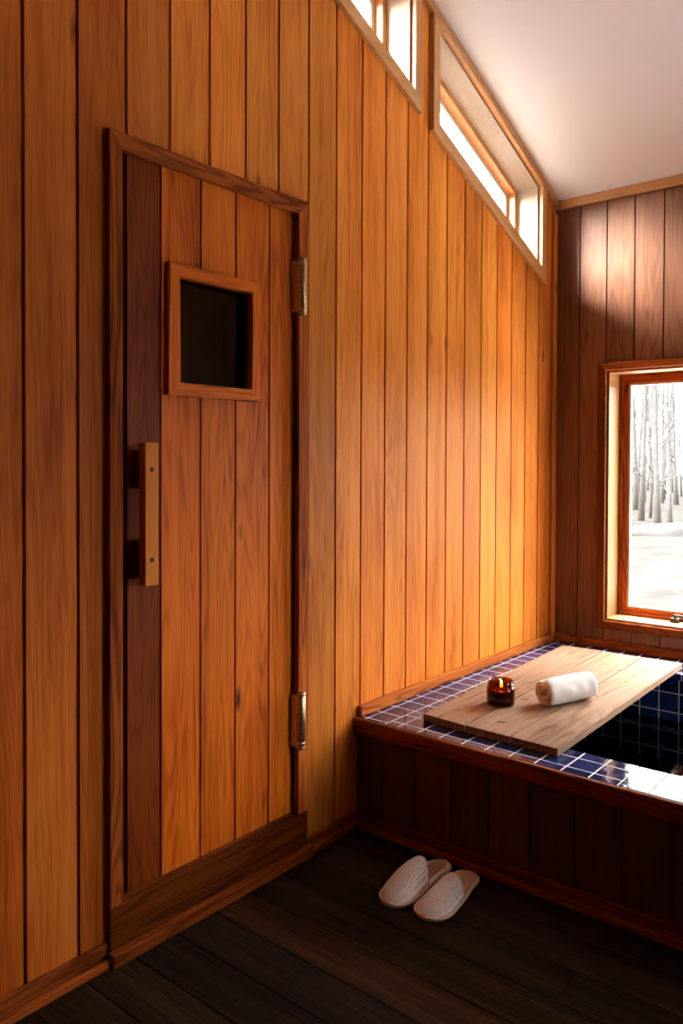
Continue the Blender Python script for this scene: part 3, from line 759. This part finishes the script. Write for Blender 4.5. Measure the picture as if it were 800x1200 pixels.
M['bounce_snow'] = plain('bounce_snow_white', (0.90, 0.90, 0.91), 0.9, var=0.04, vs=2)  # added unseen white ground, bounces daylight up to the walls and ceiling
mb = MB()
xs = [-6 + 16 * i / 40 for i in range(41)]; ys = [0.23 + 3.6 * i / 14 for i in range(15)]
mb.grid([[(x, y, (GZ + 0.24 + 0.10 * noise.noise(Vector((x * 0.7, y * 0.7, 3)))) * 1.0 - (0.30 * max(0, (y - 3.2) / 0.63) ** 2 if y > 3.2 else 0)) for x in xs] for y in ys])
o = mb.build('bounce_snow', M['bounce_snow']); tag(o, 'snow added unseen against the house to reflect light in through the large window', 'bounce_snow', kind='stuff')
mb = MB(); mb.hexa([(-2.4, -4.0, 2.345), (-0.222, -4.0, 2.345), (-0.222, -0.1, 2.345), (-2.4, -0.1, 2.345), (-2.4, -4.0, 2.36), (-0.222, -4.0, 2.40), (-0.222, -0.1, 2.40), (-2.4, -0.1, 2.36)])  # slab added out of view to reflect daylight up through the clerestories
M['gravel'] = plain('bounce_roof_gravel', (0.07, 0.07, 0.068), 0.95, var=0.2, vs=30)
o = mb.build('bounce_roof', M['gravel']); tag(o, 'unseen gravel roof of the sauna below the slanted windows', 'bounce_roof', kind='structure')
def tree_meshes(seed):
    rnd = random.Random(seed); tr = MB(); brs = MB()
    H = rnd.uniform(9, 13); r = rnd.uniform(0.035, 0.085); lean = (rnd.uniform(-0.035, 0.035), rnd.uniform(-0.035, 0.035))
    pts = []; rad = []
    for k in range(9):
        t = k / 8; pts.append(Vector((lean[0] * H * t + 0.10 * math.sin(3 * t + seed), lean[1] * H * t + 0.1 * math.sin(4 * t + 2 * seed), H * t - 0.2))); rad.append(r * (1 - 0.8 * t) * (1.35 if k == 0 else 1))
    tr.tube(pts, rad, 8)
    for k in range(26):
        t = rnd.uniform(0.10, 0.95); i = min(7, int(t * 8)); p = pts[i].lerp(pts[i + 1], t * 8 - i)
        a = rnd.uniform(0, 2 * math.pi); ln = rnd.uniform(0.35, 0.85) * (1.1 - 0.5 * t); el = rnd.uniform(0.3, 1.1)
        d = Vector((math.cos(a) * math.cos(el), math.sin(a) * math.cos(el), math.sin(el)))
        e = p + d * ln; mdp = p + d * ln * 0.5 + Vector((0, 0, -0.05 * ln))
        brs.tube([p, mdp, e], [0.022 * (1.2 - t), 0.014, 0.005], 4, cap=False)
        for q in range(3):
            s_ = p.lerp(e, rnd.uniform(0.3, 0.95)); dd = (d + Vector((rnd.uniform(-1, 1), rnd.uniform(-1, 1), rnd.uniform(-0.4, 0.8)))).normalized()
            brs.tube([s_, s_ + dd * rnd.uniform(0.15, 0.4)], [0.008, 0.004], 3, cap=False)
    return tr, brs
protos = []
for s in range(6):
    tr, brs = tree_meshes(s + 3)
    o = tr.build('bare_tree', M['bark'] if s % 2 else M['bark2'])
    b = brs.build('branches', M['bark'], o); b['kind'] = 'stuff'; protos.append(o)
LT = 'bare pale tree in the washed-out woods outside the window'
def put(o, x, y, rz, s):
    o.location = (x, y, GZ); o.rotation_euler = (0, 0, rz); o.scale = (s, s, s); tag(o, LT, 'tree', 'bare trees in the woods outside')
rnd = random.Random(21); spots = []
tries = 0
while len(spots) < 170 and tries < 6000:
    tries += 1
    h = math.radians(rnd.uniform(3, 27)); d = rnd.uniform(21, 60)
    x, y = 1.9 - d * math.sin(h), -4.16 + d * math.cos(h)
    if all((x - a) ** 2 + (y - b) ** 2 > 1.6 for a, b in spots): spots.append((x, y))
for i, (x, y) in enumerate(spots):
    pz = protos[i % 6]
    if i < 6: put(pz, x, y, rnd.uniform(0, 6.28), rnd.uniform(0.85, 1.15))
    else:
        o = pz.copy(); C.objects.link(o); ch = pz.children[0].copy(); C.objects.link(ch); ch.parent = o
        put(o, x, y, rnd.uniform(0, 6.28), rnd.uniform(0.85, 1.15))
mb = MB()  # second added white bank, bounces daylight in from the right side
mb.grid([[(x, y, GZ + 0.28 + 0.10 * noise.noise(Vector((x * 0.7, y * 0.7, 9)))) for x in [RX + 0.16 + 4.5 * i / 18 for i in range(19)]] for y in [-5 + 5.2 * i / 20 for i in range(21)]])
o = mb.build('bounce_snow', M['bounce_snow']); tag(o, 'snow added unseen outside the right wall to reflect light in', 'bounce_snow', kind='stuff')
# pale mound at the edge of the woods
mb = MB(); rows = []
for i in range(11):
    ph = math.pi / 2 * i / 10; ring = []
    for j in range(28):
        a = 2 * math.pi * j / 28; r = math.cos(ph) * (1 + 0.25 * noise.noise(Vector((math.cos(a) * 1.5, math.sin(a) * 1.5, i * 0.2))))
        ring.append((1.6 * r * math.cos(a), 0.7 * r * math.sin(a), 0.42 * math.sin(ph)))
    rows.append(ring)
mb.grid(rows, closed=True); o = mb.build('boulder', M['rock']); o.location = (1.9 - 20.5 * math.sin(math.radians(16.2)), -4.16 + 20.5 * math.cos(math.radians(16.2)), GZ - 0.08); o.rotation_euler = (0, 0, 0.3)
tag(o, 'low pale boulder at the foot of the bare trees', 'boulder')

# ------------------------------------------------------------------ light
w = bpy.data.worlds.new('sky'); bpy.context.scene.world = w; w.use_nodes = True; nt = w.node_tree; nt.nodes.clear()
tc = nt.nodes.new('ShaderNodeTexCoord').outputs['Generated']
sx = nt.nodes.new('ShaderNodeSeparateXYZ'); L(nt, tc, sx.inputs[0])
col = ramp(nt, math_n(nt, 'MULTIPLY_ADD', sx.outputs[2], 0.5, 0.5), [(0.48, (0.12, 0.12, 0.12)), (0.505, (0.19, 0.185, 0.175)), (0.72, (0.22, 0.215, 0.205)), (0.88, (0.6, 0.6, 0.6)), (1.0, (1.0, 1.0, 1.0))])
side = math_n(nt, 'MULTIPLY_ADD', sx.outputs[1], 0.6, 0.55)
side = math_n(nt, 'MAXIMUM', math_n(nt, 'MINIMUM', side, 1.0), 0.25)
col = mixc(nt, 1.0, col, side, 'MULTIPLY')
bg = nt.nodes.new('ShaderNodeBackground'); L(nt, col, bg.inputs[0]); bg.inputs[1].default_value = 60.0
wo_ = nt.nodes.new('ShaderNodeOutputWorld'); L(nt, bg.outputs[0], wo_.inputs[0])

sl = bpy.data.lights.new('sun', 'SUN'); sl.energy = 17; sl.angle = math.radians(22); sl.color = (1.0, 0.94, 0.84)
so_ = bpy.data.objects.new('sun', sl); C.objects.link(so_); so_.rotation_euler = Vector((0.74, 1.0, -0.62)).to_track_quat('-Z', 'Y').to_euler()
# ------------------------------------------------------------------ camera
cam = bpy.data.cameras.new('camera'); co = bpy.data.objects.new('camera', cam); C.objects.link(co)
ya, pi_, ro = math.radians(39.5554), math.radians(0.9715), math.radians(0.2176); f = 930.3246; py = 557.2932
fwd = Vector((-math.sin(ya) * math.cos(pi_), math.cos(ya) * math.cos(pi_), -math.sin(pi_)))
rg = Vector((math.cos(ya), math.sin(ya), 0)); up = rg.cross(fwd)
r2 = rg * math.cos(ro) + up * math.sin(ro); u2 = -rg * math.sin(ro) + up * math.cos(ro)
mt = Matrix((r2, u2, -fwd)).transposed().to_4x4(); mt.translation = Vector((1.9015, -4.1552, 1.4)); co.matrix_world = mt
cam.sensor_fit = 'HORIZONTAL'; cam.sensor_width = 36; cam.lens = f * 36 / 800; cam.shift_y = (py - 600) / 800; cam.clip_start = 0.05; cam.clip_end = 400
sc = bpy.context.scene; sc.camera = co
sc.view_settings.view_transform = 'Standard'; sc.view_settings.look = 'None'; sc.view_settings.gamma = 1; sc.view_settings.use_curve_mapping = False
sc.view_settings.exposure = 0.78
sc.cycles.max_bounces = 10; sc.cycles.diffuse_bounces = 6; sc.cycles.transparent_max_bounces = 12
sc.cycles.use_denoising = True
sc.cycles.sample_clamp_indirect = 6
